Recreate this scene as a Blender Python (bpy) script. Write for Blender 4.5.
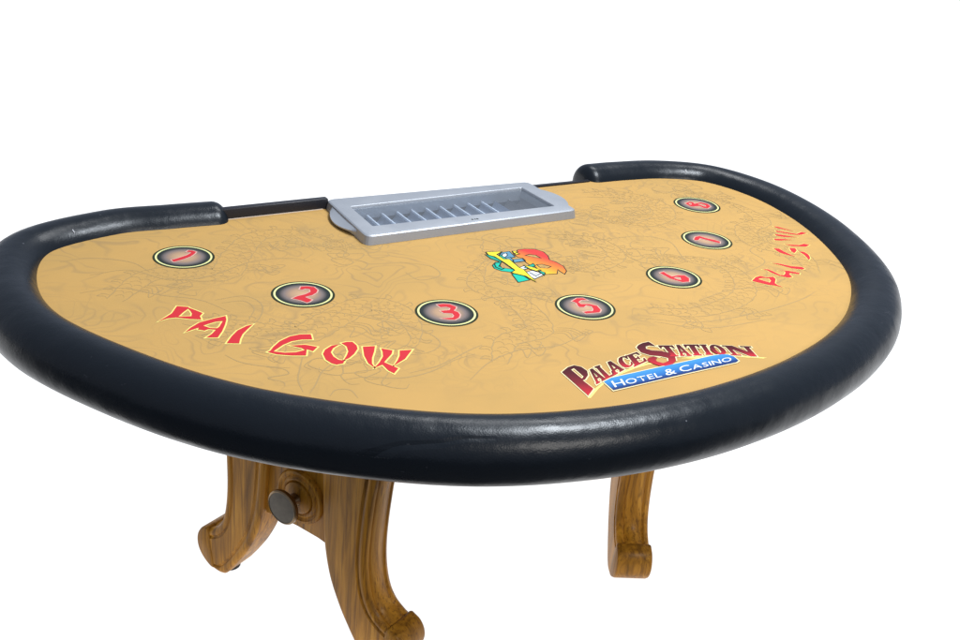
import bpy, bmesh, math, random
from mathutils import Vector, Matrix
from mathutils.geometry import tessellate_polygon
random.seed(7)
for o in list(bpy.data.objects): bpy.data.objects.remove(o)
C = bpy.context.scene.collection
SC = bpy.context.scene
# ---------------------------------------------------------------- camera
ZF = 0.70                                   # height of the playing surface above the floor
cd = bpy.data.cameras.new('camera'); cam = bpy.data.objects.new('camera', cd); C.objects.link(cam)
R = Matrix(((0.865316, 0.135612, -0.482532), (-0.492483, 0.409073, -0.768193), (0.093215, 0.902369, 0.420763)))
cam.matrix_world = Matrix.Translation((-1.02525, -1.86398, 0.72445 + ZF)) @ R.to_4x4()
cd.sensor_width = 36; cd.lens = 36 * 1092.4323 / 960; cd.clip_end = 300; cd.clip_start = .05
SC.camera = cam
# ---------------------------------------------------------------- world, lamps, exposure
w = bpy.data.worlds.new('World'); SC.world = w; w.use_nodes = True
bg = w.node_tree.nodes['Background']; bg.inputs[0].default_value = (0.70, 0.80, 1.0, 1); bg.inputs[1].default_value = 0.50
def area(name, loc, target, sx, sy, power, col):
    l = bpy.data.lights.new(name, 'AREA'); l.shape = 'RECTANGLE'; l.size = sx; l.size_y = sy; l.energy = power; l.color = col
    o = bpy.data.objects.new(name, l); C.objects.link(o); o.location = loc
    o.rotation_euler = (Vector(target) - Vector(loc)).to_track_quat('-Z', 'Y').to_euler(); return o
area('back_softbox', (1.7, 1.6, 4.1), (0, -.4, .7), 1.6, 1.0, 56, (.96, .98, 1.0))
area('overhead_softbox', (.85, -.80, 3.5), (-.1, -.8, .7), .8, .7, 120, (.88, .94, 1.0))
area('front_softbox', (.3, -3.4, 2.8), (-.2, -.4, .6), 1.2, .8, 42, (1.0, .96, .90))
SC.view_settings.view_transform = 'Standard'; SC.view_settings.look = 'None'
SC.view_settings.exposure = 0; SC.view_settings.gamma = 1
SC.render.engine = 'CYCLES'
# ---------------------------------------------------------------- traced data (metres on the playing surface)
RAIL = [[0.4768,0.0456],[0.609,0.0335],[0.716,-0.0257],[0.7637,-0.156],[0.7527,-0.312],[0.6965,-0.4736],[0.6073,-0.6234],[0.4865,-0.737],[0.3566,-0.8124],[0.2142,-0.8643],[0.0676,-0.8954],[-0.0811,-0.9055],[-0.2291,-0.8912],[-0.3746,-0.8495],[-0.509,-0.7733],[-0.6386,-0.6659],[-0.7437,-0.5242],[-0.8242,-0.3594],[-0.8376,-0.1954],[-0.7849,-0.0528],[-0.6458,0.0109],[-0.4605,0.011]]
WORD_LEFT = [[[[-0.6592,-0.3939],[-0.642,-0.3805],[-0.6386,-0.3774],[-0.633,-0.3727],[-0.6189,-0.3499],[-0.6041,-0.3581],[-0.6037,-0.3615],[-0.5962,-0.3739],[-0.5899,-0.3858],[-0.5969,-0.3943],[-0.5984,-0.4067],[-0.6124,-0.4004],[-0.6308,-0.3885],[-0.6435,-0.3875]],[[-0.627,-0.3866],[-0.617,-0.3747],[-0.6058,-0.3641],[-0.6049,-0.3732],[-0.6052,-0.3819],[-0.6087,-0.391]]],[[[-0.6327,-0.4409],[-0.6204,-0.4282],[-0.6037,-0.4155],[-0.582,-0.4094],[-0.5655,-0.4068],[-0.5611,-0.4056],[-0.5638,-0.4181],[-0.571,-0.4343],[-0.5817,-0.4541],[-0.5938,-0.4718],[-0.6094,-0.4669],[-0.598,-0.4577],[-0.5887,-0.4466],[-0.5984,-0.4412],[-0.6047,-0.4442],[-0.6128,-0.4374],[-0.6096,-0.4318],[-0.6205,-0.4358]],[[-0.6019,-0.4276],[-0.5932,-0.4243],[-0.581,-0.4204],[-0.5702,-0.4214],[-0.5812,-0.4387],[-0.5857,-0.4424],[-0.5952,-0.4382]]],[[[-0.5317,-0.4458],[-0.5434,-0.4487],[-0.5601,-0.4587],[-0.5741,-0.4744],[-0.5878,-0.4936],[-0.5712,-0.4999],[-0.5657,-0.4873],[-0.557,-0.4726],[-0.5446,-0.4588]]],[[[-0.5426,-0.5385],[-0.5374,-0.5359],[-0.5293,-0.5259],[-0.5139,-0.5114],[-0.4949,-0.5017],[-0.4788,-0.5001],[-0.4635,-0.5047],[-0.4678,-0.5214],[-0.4826,-0.5169],[-0.4983,-0.5173],[-0.5135,-0.524],[-0.5291,-0.5355],[-0.5342,-0.5392],[-0.5201,-0.5485],[-0.5052,-0.5521],[-0.4904,-0.5499],[-0.4926,-0.5425],[-0.5055,-0.5296],[-0.4842,-0.5341],[-0.4698,-0.5464],[-0.481,-0.5571],[-0.487,-0.5483],[-0.4954,-0.5665],[-0.5144,-0.5598],[-0.533,-0.5495]]],[[[-0.4336,-0.5503],[-0.4488,-0.5491],[-0.463,-0.5583],[-0.4707,-0.5695],[-0.4738,-0.5876],[-0.4703,-0.6007],[-0.4653,-0.6067],[-0.4549,-0.6061],[-0.4499,-0.5992],[-0.4571,-0.5934],[-0.4598,-0.5816],[-0.4582,-0.5684],[-0.4497,-0.5573],[-0.4391,-0.5508]]],[[[-0.4324,-0.5462],[-0.4235,-0.5452],[-0.4154,-0.548],[-0.4144,-0.5609],[-0.4176,-0.5712],[-0.4286,-0.5842],[-0.4406,-0.5938],[-0.4517,-0.5986],[-0.4409,-0.5855],[-0.4334,-0.5742],[-0.4293,-0.5587]]],[[[-0.4074,-0.5673],[-0.3897,-0.5712],[-0.398,-0.5865],[-0.4097,-0.6046],[-0.4166,-0.6196],[-0.4185,-0.6339],[-0.4215,-0.6179],[-0.4171,-0.5937]]],[[[-0.3841,-0.5811],[-0.3713,-0.5923],[-0.3773,-0.6021],[-0.3987,-0.6221],[-0.3877,-0.6459],[-0.3998,-0.6574],[-0.4039,-0.647],[-0.4042,-0.6283],[-0.4196,-0.6335],[-0.4048,-0.62],[-0.3926,-0.6051],[-0.3874,-0.5929]]],[[[-0.3616,-0.5963],[-0.3432,-0.5998],[-0.3658,-0.6227],[-0.3913,-0.6371],[-0.3784,-0.6238],[-0.3686,-0.6107]]]]
WORD_RIGHT = [[[[0.3687,-0.5547],[0.3875,-0.5436],[0.4003,-0.5408],[0.4077,-0.5499],[0.4234,-0.5519],[0.42,-0.5622],[0.4041,-0.5768],[0.4024,-0.5846],[0.4053,-0.5981],[0.394,-0.5858],[0.3854,-0.5798],[0.3678,-0.5572]],[[0.3859,-0.5516],[0.3981,-0.5509],[0.4092,-0.556],[0.4048,-0.5659],[0.396,-0.5715]]],[[[0.427,-0.5183],[0.4395,-0.5192],[0.4425,-0.5318],[0.4434,-0.5494],[0.4494,-0.5524],[0.4602,-0.5459],[0.4656,-0.5388],[0.4552,-0.531],[0.4752,-0.5382],[0.4891,-0.5547],[0.4824,-0.5591],[0.4706,-0.5491],[0.4649,-0.5502],[0.4597,-0.5648],[0.4487,-0.5654],[0.4377,-0.5523],[0.4336,-0.5349],[0.4344,-0.5246]]],[[[0.4704,-0.4975],[0.485,-0.5061],[0.4972,-0.5218],[0.5172,-0.5326],[0.5151,-0.5409],[0.5072,-0.5426],[0.4906,-0.5317],[0.4806,-0.5138]]],[[[0.5724,-0.4267],[0.5867,-0.4334],[0.6003,-0.4393],[0.6165,-0.436],[0.623,-0.4458],[0.6078,-0.4513],[0.5963,-0.4466],[0.5802,-0.4401]]],[[[0.5318,-0.4377],[0.5431,-0.4423],[0.541,-0.4608],[0.5438,-0.4868],[0.5325,-0.4729],[0.5273,-0.4588]]],[[[0.5673,-0.4461],[0.5788,-0.4513],[0.5724,-0.4617],[0.5558,-0.4715],[0.5569,-0.4623]]],[[[0.5717,-0.4666],[0.5818,-0.4709],[0.5804,-0.4851],[0.5699,-0.5008],[0.5574,-0.5095],[0.5646,-0.4961],[0.5705,-0.4822]]],[[[0.6264,-0.3373],[0.6346,-0.3417],[0.6511,-0.3744],[0.6284,-0.3499]]],[[[0.6121,-0.3594],[0.6198,-0.3657],[0.6445,-0.3879],[0.6641,-0.3815],[0.6707,-0.3917],[0.6512,-0.3946],[0.6392,-0.3933],[0.6089,-0.3668]]],[[[0.5944,-0.3752],[0.6052,-0.3809],[0.6313,-0.4047],[0.6025,-0.3938],[0.5916,-0.3833]]],[[[0.5728,-0.3962],[0.5867,-0.4002],[0.6096,-0.4134],[0.5786,-0.4086],[0.5683,-0.4043]]]]
CIRCLES = [["1",[-0.5551,-0.1627],[[[-0.5777,-0.1707],[-0.5738,-0.1702],[-0.5618,-0.1652],[-0.5485,-0.1587],[-0.5382,-0.1495],[-0.5399,-0.1466],[-0.5447,-0.1434],[-0.5401,-0.1384],[-0.5334,-0.1421],[-0.5301,-0.1484],[-0.5349,-0.1558],[-0.544,-0.1653],[-0.5577,-0.1733],[-0.576,-0.1804],[-0.577,-0.1784]]]],["2",[-0.4216,-0.3659],[[[-0.4199,-0.3473],[-0.4143,-0.3386],[-0.4042,-0.3401],[-0.3951,-0.3464],[-0.3941,-0.3589],[-0.3994,-0.3676],[-0.4093,-0.3747],[-0.4233,-0.378],[-0.4203,-0.3847],[-0.4167,-0.3915],[-0.4231,-0.3971],[-0.428,-0.3989],[-0.4332,-0.3889],[-0.4439,-0.3771],[-0.4336,-0.372],[-0.4182,-0.3685],[-0.407,-0.3618],[-0.4046,-0.3522],[-0.4101,-0.348],[-0.4167,-0.3501]]]],["3",[-0.2325,-0.5008],[[[-0.2337,-0.4703],[-0.2231,-0.4704],[-0.2134,-0.4752],[-0.2083,-0.487],[-0.2128,-0.4938],[-0.219,-0.4984],[-0.215,-0.5063],[-0.2167,-0.5156],[-0.2235,-0.5247],[-0.2335,-0.5294],[-0.2432,-0.5252],[-0.2515,-0.5186],[-0.2407,-0.5206],[-0.2324,-0.5217],[-0.2268,-0.5155],[-0.2262,-0.5076],[-0.2332,-0.5036],[-0.2383,-0.502],[-0.2397,-0.4933],[-0.2313,-0.4944],[-0.2241,-0.4951],[-0.219,-0.4885],[-0.2232,-0.4821],[-0.233,-0.4806]]]],["5",[-0.0006,-0.5538],[[[-0.0098,-0.5282],[0.0052,-0.5207],[0.0154,-0.5232],[0.018,-0.5318],[0.0082,-0.5287],[-0.0016,-0.5343],[-0.0017,-0.543],[0.0122,-0.5475],[0.0206,-0.5572],[0.017,-0.5732],[0.0094,-0.5802],[-0.0028,-0.5786],[-0.015,-0.5769],[-0.0158,-0.5709],[-0.0071,-0.5704],[0.001,-0.5731],[0.0073,-0.5666],[0.0107,-0.5557],[0.0043,-0.5491],[-0.0036,-0.5545],[-0.0112,-0.552],[-0.0101,-0.5455],[-0.0066,-0.538],[-0.0078,-0.5323]]]],["6",[0.2348,-0.4952],[[[0.2202,-0.4726],[0.2302,-0.4708],[0.2295,-0.4814],[0.2311,-0.4938],[0.2457,-0.4924],[0.2581,-0.4962],[0.2575,-0.5099],[0.2472,-0.5224],[0.234,-0.521],[0.2273,-0.5103],[0.2214,-0.4987],[0.221,-0.4848]],[[0.2303,-0.4995],[0.238,-0.4972],[0.2447,-0.5008],[0.2385,-0.5119],[0.2329,-0.5082]]]],["7",[0.4263,-0.3607],[[[0.4008,-0.3519],[0.4136,-0.3413],[0.4248,-0.3404],[0.4288,-0.3513],[0.44,-0.3659],[0.446,-0.3773],[0.4393,-0.3844],[0.4322,-0.375],[0.4229,-0.3582],[0.4181,-0.35],[0.4083,-0.3569],[0.4001,-0.3574]]]],["8",[0.5514,-0.1817],[[[0.5301,-0.1679],[0.5464,-0.162],[0.5523,-0.1669],[0.5489,-0.1761],[0.5695,-0.172],[0.5785,-0.1851],[0.5744,-0.1994],[0.559,-0.2079],[0.5516,-0.2034],[0.5514,-0.1901],[0.5375,-0.1898],[0.5293,-0.1877],[0.5293,-0.1757]],[[0.5376,-0.1691],[0.5436,-0.1687],[0.5437,-0.1734],[0.5368,-0.1797],[0.5349,-0.1758]],[[0.5536,-0.18],[0.5651,-0.1789],[0.5689,-0.1879],[0.565,-0.1976],[0.5591,-0.1961],[0.5574,-0.1863]]]]]
STATION = [[[[-0.1684,-0.7367],[-0.1514,-0.7269],[-0.1392,-0.7248],[-0.1314,-0.7329],[-0.1305,-0.7464],[-0.1369,-0.7579],[-0.1488,-0.7676],[-0.1536,-0.7681],[-0.1532,-0.7948],[-0.1726,-0.8094],[-0.1718,-0.8049]],[[-0.1514,-0.7348],[-0.1441,-0.7321],[-0.1451,-0.7587],[-0.1518,-0.764]]],[[[-0.1245,-0.7441],[-0.1186,-0.7423],[-0.1186,-0.7741],[-0.1169,-0.7735],[-0.1174,-0.7771],[-0.1279,-0.7808],[-0.1272,-0.7771],[-0.1251,-0.7764],[-0.1247,-0.77],[-0.1306,-0.772],[-0.1334,-0.7793],[-0.1313,-0.7786],[-0.1322,-0.7824],[-0.1412,-0.7856],[-0.1401,-0.7817],[-0.1385,-0.7811]],[[-0.1289,-0.7672],[-0.1247,-0.7657],[-0.1237,-0.7519]]],[[[-0.1128,-0.7394],[-0.1017,-0.7371],[-0.1021,-0.7409],[-0.1044,-0.7414],[-0.1078,-0.7703],[-0.0998,-0.7678],[-0.0971,-0.76],[-0.0947,-0.7593],[-0.0949,-0.7703],[-0.1205,-0.7785],[-0.1197,-0.7747],[-0.1168,-0.7738],[-0.1113,-0.7429],[-0.1136,-0.7434]]],[[[-0.0849,-0.7335],[-0.0778,-0.7318],[-0.0752,-0.7593],[-0.0733,-0.7586],[-0.0736,-0.7617],[-0.0854,-0.7663],[-0.0849,-0.763],[-0.0825,-0.7621],[-0.0826,-0.7565],[-0.0893,-0.7589],[-0.0919,-0.7656],[-0.0896,-0.7647],[-0.0903,-0.7682],[-0.1004,-0.7721],[-0.0995,-0.7684],[-0.0976,-0.7678]],[[-0.0878,-0.7544],[-0.083,-0.7528],[-0.0832,-0.7405]]],[[[-0.046,-0.7344],[-0.0483,-0.735],[-0.0496,-0.7293],[-0.0529,-0.7287],[-0.058,-0.7359],[-0.0601,-0.7425],[-0.0612,-0.7488],[-0.0588,-0.7541],[-0.0542,-0.7517],[-0.0499,-0.7448],[-0.048,-0.7443],[-0.0501,-0.7517],[-0.0576,-0.7567],[-0.0625,-0.758],[-0.0681,-0.7577],[-0.0708,-0.7518],[-0.0698,-0.7448],[-0.0669,-0.7373],[-0.0607,-0.7291],[-0.0547,-0.726],[-0.0493,-0.7253],[-0.0464,-0.7262],[-0.0438,-0.7242]]],[[[-0.0442,-0.7253],[-0.02,-0.7207],[-0.0203,-0.7297],[-0.0231,-0.7304],[-0.025,-0.7253],[-0.0329,-0.727],[-0.0352,-0.7374],[-0.0312,-0.7365],[-0.0289,-0.7329],[-0.0272,-0.7325],[-0.0287,-0.7419],[-0.0306,-0.7424],[-0.0318,-0.74],[-0.036,-0.741],[-0.0383,-0.7516],[-0.028,-0.7488],[-0.0234,-0.7411],[-0.0209,-0.7404],[-0.023,-0.7508],[-0.0547,-0.76],[-0.0536,-0.7566],[-0.0499,-0.7555],[-0.0421,-0.7282],[-0.0453,-0.7288]]],[[[-0.0106,-0.7077],[-0.0021,-0.7016],[0.0071,-0.6986],[0.0205,-0.6977],[0.0214,-0.7144],[0.0131,-0.7087],[0.005,-0.7102],[0.0008,-0.717],[0.0067,-0.7244],[0.0194,-0.7306],[0.0273,-0.7405],[0.0276,-0.7547],[0.0214,-0.7647],[0.0094,-0.7725],[-0.0039,-0.7746],[-0.0154,-0.7699],[-0.021,-0.7601],[-0.0229,-0.7498],[-0.0145,-0.7431],[-0.0052,-0.7422],[-0.0007,-0.7476],[-0.0074,-0.7511],[-0.01,-0.7581],[-0.0041,-0.7653],[0.0084,-0.7629],[0.0148,-0.7537],[0.0078,-0.7453],[-0.0067,-0.7367],[-0.0144,-0.7242]]],[[[0.0266,-0.7133],[0.0496,-0.7212],[0.0467,-0.7314],[0.0444,-0.7306],[0.0442,-0.7242],[0.041,-0.7231],[0.0332,-0.751],[0.0358,-0.7519],[0.0348,-0.7554],[0.0216,-0.7508],[0.0226,-0.7473],[0.0252,-0.7482],[0.0328,-0.7202],[0.0296,-0.7191],[0.0262,-0.7243],[0.024,-0.7235]]],[[[0.0561,-0.7217],[0.0616,-0.7235],[0.0557,-0.7571],[0.057,-0.7575],[0.0559,-0.761],[0.0481,-0.7583],[0.0493,-0.7549],[0.0509,-0.7554],[0.0523,-0.7489],[0.0477,-0.7473],[0.0446,-0.7532],[0.0461,-0.7538],[0.0449,-0.7572],[0.0382,-0.7549],[0.0395,-0.7515],[0.0408,-0.7519]],[[0.0497,-0.7433],[0.053,-0.7444],[0.0558,-0.7304]]],[[[0.0681,-0.7244],[0.0922,-0.7327],[0.0879,-0.7423],[0.0855,-0.7415],[0.086,-0.7353],[0.0827,-0.7342],[0.0715,-0.7609],[0.0741,-0.7618],[0.0727,-0.7651],[0.0595,-0.7605],[0.0608,-0.7571],[0.0635,-0.7581],[0.0741,-0.7312],[0.0708,-0.7301],[0.0668,-0.735],[0.0644,-0.7342]]],[[[0.0934,-0.7331],[0.1045,-0.7369],[0.1032,-0.7402],[0.1009,-0.7394],[0.0906,-0.7655],[0.093,-0.7664],[0.0918,-0.7696],[0.0797,-0.7654],[0.0811,-0.7622],[0.0834,-0.763],[0.0942,-0.7371],[0.092,-0.7364]]],[[[0.1217,-0.7616],[0.1227,-0.7563],[0.1226,-0.7512],[0.1213,-0.7467],[0.119,-0.7433],[0.1159,-0.7413],[0.1122,-0.7409],[0.1084,-0.7422],[0.1047,-0.745],[0.1015,-0.749],[0.0992,-0.7538],[0.098,-0.759],[0.0981,-0.764],[0.0994,-0.7684],[0.1018,-0.7718],[0.1051,-0.7738],[0.1089,-0.7742],[0.1129,-0.7731],[0.1165,-0.7704],[0.1196,-0.7664]],[[0.1138,-0.7588],[0.1151,-0.7536],[0.1156,-0.7492],[0.115,-0.7465],[0.1135,-0.7459],[0.1114,-0.7478],[0.1091,-0.7515],[0.1071,-0.7565],[0.1057,-0.7617],[0.1053,-0.766],[0.1059,-0.7687],[0.1074,-0.7693],[0.1096,-0.7675],[0.1118,-0.7638]]],[[[0.1266,-0.7477],[0.1426,-0.7546],[0.1535,-0.7811],[0.1584,-0.7652],[0.1531,-0.7629],[0.1541,-0.7595],[0.1711,-0.7667],[0.17,-0.7701],[0.1655,-0.7682],[0.1559,-0.7981],[0.1459,-0.7933],[0.1342,-0.7635],[0.1294,-0.7818],[0.1344,-0.7841],[0.1335,-0.7874],[0.1186,-0.7802],[0.1194,-0.777],[0.1235,-0.779],[0.1302,-0.7529],[0.1258,-0.751]]]]
BANNER = [[-0.1266,-0.7829],[-0.1094,-0.777],[-0.0363,-0.7749],[0.0369,-0.7732],[0.088,-0.7716],[0.1059,-0.7732],[0.1148,-0.777],[0.1188,-0.7858],[0.1165,-0.7991],[0.1086,-0.8023],[0.0112,-0.8044],[-0.061,-0.8069],[-0.1284,-0.8092]]
BQUAD = [[-0.1218,-0.8035],[0.1062,-0.7966],[0.113,-0.7813],[-0.1164,-0.7853]]
SWOOSH = [[[-0.1763,-0.8136],[-0.1516,-0.7954],[-0.1242,-0.7809],[-0.0871,-0.7667],[-0.0507,-0.7576],[-0.0233,-0.7556],[-0.0125,-0.7641],[-0.0266,-0.7599],[-0.0553,-0.7636],[-0.091,-0.7721],[-0.1222,-0.7838],[-0.145,-0.796],[-0.172,-0.8152]],[[0.0302,-0.7591],[0.0688,-0.7647],[0.1037,-0.771],[0.1323,-0.785],[0.1462,-0.7926],[0.1691,-0.8059],[0.1613,-0.8058],[0.1428,-0.7963],[0.1286,-0.7891],[0.1082,-0.7775],[0.0881,-0.7714],[0.0554,-0.7688]]]
GAME = [["flame",[[[0.0116,-0.3023],[0.0176,-0.3066],[0.0242,-0.2994],[0.0398,-0.2988],[0.0576,-0.3055],[0.0656,-0.3207],[0.0629,-0.3402],[0.0548,-0.3577],[0.0608,-0.3718],[0.0628,-0.3919],[0.0562,-0.4114],[0.0462,-0.4216],[0.0455,-0.4082],[0.0463,-0.3989],[0.0321,-0.4173],[0.0125,-0.4132],[0.01,-0.3974],[0.0131,-0.3793],[0.0075,-0.368],[0.008,-0.3536],[0.0122,-0.345],[0.0128,-0.3354],[0.0064,-0.3285],[0.0065,-0.316]],[[0.0212,-0.3254],[0.0338,-0.3225],[0.0445,-0.3297],[0.0461,-0.3477],[0.0365,-0.3424]],[[0.0186,-0.3689],[0.0315,-0.3704],[0.043,-0.3859],[0.0306,-0.3918],[0.0176,-0.3855]]]],["teal",[[[-0.0592,-0.3504],[-0.0467,-0.3397],[-0.0366,-0.3403],[-0.0474,-0.3515],[-0.0511,-0.3647],[-0.0395,-0.3729],[-0.0314,-0.3801],[-0.0432,-0.3859],[-0.0565,-0.3772],[-0.0627,-0.3635]]]],["teal",[[[-0.0465,-0.3965],[-0.0329,-0.396],[-0.0311,-0.4264],[-0.0542,-0.4292]]]],["white",[[[-0.0212,-0.3973],[-0.0041,-0.3931],[0.0083,-0.4133],[-0.0188,-0.4248]]]],["slate",[[[-0.0254,-0.3141],[-0.0124,-0.3029],[0.0035,-0.3015],[0.0,-0.3266],[-0.0173,-0.3289]]]],["white",[[[-0.0234,-0.3197],[-0.0127,-0.3089],[-0.0068,-0.3086],[-0.0101,-0.3162],[-0.0204,-0.3235]]]],["slate",[[[-0.0139,-0.3495],[-0.0103,-0.3384],[0.0079,-0.3398],[0.0064,-0.3492]]]],["green",[[[-0.0464,-0.304],[-0.0398,-0.3099],[-0.0325,-0.3439],[-0.0377,-0.3385],[-0.0464,-0.3213]]]],["white",[[[-0.0191,-0.3753],[-0.007,-0.3709],[-0.0074,-0.3817],[-0.0169,-0.3835]]]],["green",[[[-0.0103,-0.378],[0.0149,-0.3664],[0.0135,-0.3746],[-0.0006,-0.3809]]]],["slate",[[[-0.02,-0.3281],[-0.0101,-0.3276],[-0.0128,-0.3425],[-0.0196,-0.3434]]]],["green",[[[-0.0214,-0.3128],[-0.0206,-0.345],[-0.0248,-0.3467],[-0.0279,-0.3184]]]],["yellow",[[[0.0108,-0.3036],[0.0172,-0.308],[0.0108,-0.3107],[0.0151,-0.317],[0.0065,-0.3185],[0.011,-0.3138],[0.0091,-0.3092]]]],["teal",[[[-0.0533,-0.3473],[-0.044,-0.3439],[-0.0438,-0.3488],[-0.054,-0.3591],[-0.0495,-0.3689],[-0.0536,-0.3705],[-0.0578,-0.3603]]]],["yellow",[[[-0.0048,-0.3691],[0.0039,-0.3804],[0.0113,-0.3954],[0.0025,-0.396],[-0.0031,-0.3849]]]],["white",[[[-0.013,-0.4007],[-0.0069,-0.4109],[0.002,-0.41],[-0.0099,-0.4156]]]],["green",[[[0.0078,-0.3977],[0.0124,-0.4085],[0.0065,-0.416],[0.0063,-0.4066]]]],["yellow",[[[-0.0399,-0.2939],[-0.0124,-0.2994],[-0.0283,-0.3083],[-0.0273,-0.3333],[-0.0174,-0.3362],[-0.0209,-0.3748],[-0.0174,-0.3843],[-0.0202,-0.4022],[-0.0247,-0.4374],[-0.0279,-0.4114],[-0.0443,-0.3911],[-0.0325,-0.3835],[-0.0325,-0.3473],[-0.0351,-0.3162],[-0.0421,-0.3067]]]]]
STROKES = [[[-0.5595,-0.5798],[-0.5397,-0.5931],[-0.5384,-0.609],[-0.5677,-0.6108],[-0.5528,-0.6282],[-0.5542,-0.6396]],[[-0.4984,-0.5626],[-0.5167,-0.5981],[-0.5318,-0.6297],[-0.5377,-0.6632]],[[-0.464,-0.5975],[-0.4925,-0.6192],[-0.5132,-0.6485],[-0.53,-0.6689]],[[-0.5081,-0.6856],[-0.4943,-0.6731],[-0.4766,-0.6796],[-0.4753,-0.7034]],[[-0.4717,-0.6513],[-0.4423,-0.6526],[-0.3976,-0.6717],[-0.3496,-0.67],[-0.2979,-0.6493],[-0.2604,-0.6422]],[[-0.3778,-0.6632],[-0.3261,-0.6558],[-0.2611,-0.6282],[-0.2355,-0.6196]],[[-0.7422,-0.2586],[-0.6821,-0.2576],[-0.6317,-0.3016],[-0.5798,-0.3379],[-0.5503,-0.3936]],[[-0.6008,-0.527],[-0.5881,-0.5539],[-0.5637,-0.5752],[-0.5296,-0.5935]],[[-0.5583,-0.3448],[-0.5101,-0.3443],[-0.4964,-0.3843],[-0.52,-0.4334],[-0.556,-0.4576]],[[-0.5517,-0.3586],[-0.5191,-0.3613],[-0.5115,-0.391],[-0.5289,-0.4231]],[[-0.7138,-0.1942],[-0.6509,-0.192],[-0.6021,-0.2497],[-0.5379,-0.2524],[-0.4576,-0.2146],[-0.3872,-0.2169],[-0.3612,-0.2433]],[[-0.4541,-0.4365],[-0.4064,-0.4407],[-0.3563,-0.4801],[-0.3014,-0.5432],[-0.2914,-0.5898],[-0.3209,-0.6143],[-0.3683,-0.6113]],[[-0.7469,-0.1282],[-0.6992,-0.1245],[-0.643,-0.1592],[-0.6233,-0.2091]],[[-0.172,-0.4687],[-0.0827,-0.4805],[-0.0302,-0.5227]],[[0.0638,-0.619],[0.1531,-0.6646],[0.284,-0.6667],[0.3941,-0.6504],[0.4497,-0.6319]],[[0.0786,-0.6398],[0.154,-0.6887],[0.2923,-0.6945]],[[-0.0439,-0.6299],[-0.1204,-0.6591],[-0.1888,-0.6532],[-0.252,-0.672],[-0.307,-0.7105]],[[0.2104,-0.2991],[0.304,-0.3034],[0.3437,-0.348],[0.3138,-0.4449],[0.3904,-0.4982]],[[0.2645,-0.1699],[0.3129,-0.225],[0.4134,-0.228],[0.4327,-0.2695]],[[-0.2117,-0.288],[-0.169,-0.3197],[-0.1708,-0.3607],[-0.2139,-0.3698],[-0.2231,-0.331]],[[0.2138,-0.5926],[0.2979,-0.5748],[0.3889,-0.5802],[0.5016,-0.5419]],[[0.5604,-0.3985],[0.4775,-0.4303],[0.4619,-0.4892],[0.366,-0.5253]],[[0.3754,-0.1038],[0.422,-0.1484],[0.4157,-0.1914],[0.3565,-0.2005]]]
TRAY = {"outer":[[-0.2307,0.0049],[0.233,0.0052],[0.2367,-0.1795],[-0.2371,-0.2012]],"inner":[[-0.2001,-0.0483],[0.1955,-0.0298],[0.2006,-0.1456],[-0.2024,-0.1532]]}

# ---------------------------------------------------------------- helpers
RX, RY = 0.0, -0.42                          # root of the table on the floor
def link(name, me, mats, parent=None):
    o = bpy.data.objects.new(name, me); C.objects.link(o)
    for m in (mats if isinstance(mats, (list, tuple)) else [mats]): me.materials.append(m)
    if parent: o.parent = parent
    return o
def root(name, loc, label, cat):
    o = bpy.data.objects.new(name, None); C.objects.link(o); o.location = loc; o.empty_display_size = .1
    o['label'] = label; o['category'] = cat; return o
class MB:
    "collects geometry in felt coordinates; local space of the root has its origin on the floor"
    def __init__(s, off=(RX, RY, -ZF)): s.v = []; s.f = []; s.off = Vector(off)
    def add(s, vs, fs):
        n = len(s.v); s.v += [Vector(p) for p in vs]; s.f += [[i + n for i in f] for f in fs]
    def build(s, name, mat, parent, smooth=True, angle=40, bevel=0, seg=2, sub=0):
        me = bpy.data.meshes.new(name); me.from_pydata([tuple(p - s.off) for p in s.v], [], s.f); me.update()
        bm = bmesh.new(); bm.from_mesh(me); bmesh.ops.remove_doubles(bm, verts=bm.verts, dist=1e-6); bmesh.ops.recalc_face_normals(bm, faces=bm.faces)
        if bevel:
            es = [e for e in bm.edges if len(e.link_faces) == 2 and e.calc_face_angle(0) > math.radians(35)]
            bmesh.ops.bevel(bm, geom=es, offset=bevel, segments=seg, profile=.5, affect='EDGES', clamp_overlap=True)
        bm.to_mesh(me); bm.free()
        if smooth:
            me.polygons.foreach_set('use_smooth', [True] * len(me.polygons))
            me.set_sharp_from_angle(angle=math.radians(angle))
        return link(name, me, mat, parent)
def prism(mb, pts, z0, z1):
    n = len(pts)
    tri = tessellate_polygon([[Vector((p[0], p[1], 0)) for p in pts]])
    mb.add([(p[0], p[1], z0) for p in pts] + [(p[0], p[1], z1) for p in pts],
           [list(range(n))[::-1], [i + n for i in range(n)]] + [[i, (i + 1) % n, (i + 1) % n + n, i + n] for i in range(n)])
def area2(p): return sum(p[i][0] * p[(i + 1) % len(p)][1] - p[(i + 1) % len(p)][0] * p[i][1] for i in range(len(p))) / 2
def offset(p, d):
    "grow (d>0) or shrink a closed outline"
    p = [Vector(q) for q in p]
    if area2(p) < 0: p = p[::-1]
    out = []; n = len(p)
    for i in range(n):
        a = (p[i] - p[i - 1]); b = (p[(i + 1) % n] - p[i])
        if a.length < 1e-7 or b.length < 1e-7: out.append(p[i]); continue
        a.normalize(); b.normalize(); na = Vector((a.y, -a.x)); nb = Vector((b.y, -b.x)); m = na + nb
        if m.length < .2: m = na + a * .6
        else: m = m.normalized() * min(1 / max(m.normalized().dot(na), .05), 2.2)
        out.append(p[i] + m * d)
    return out
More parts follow.
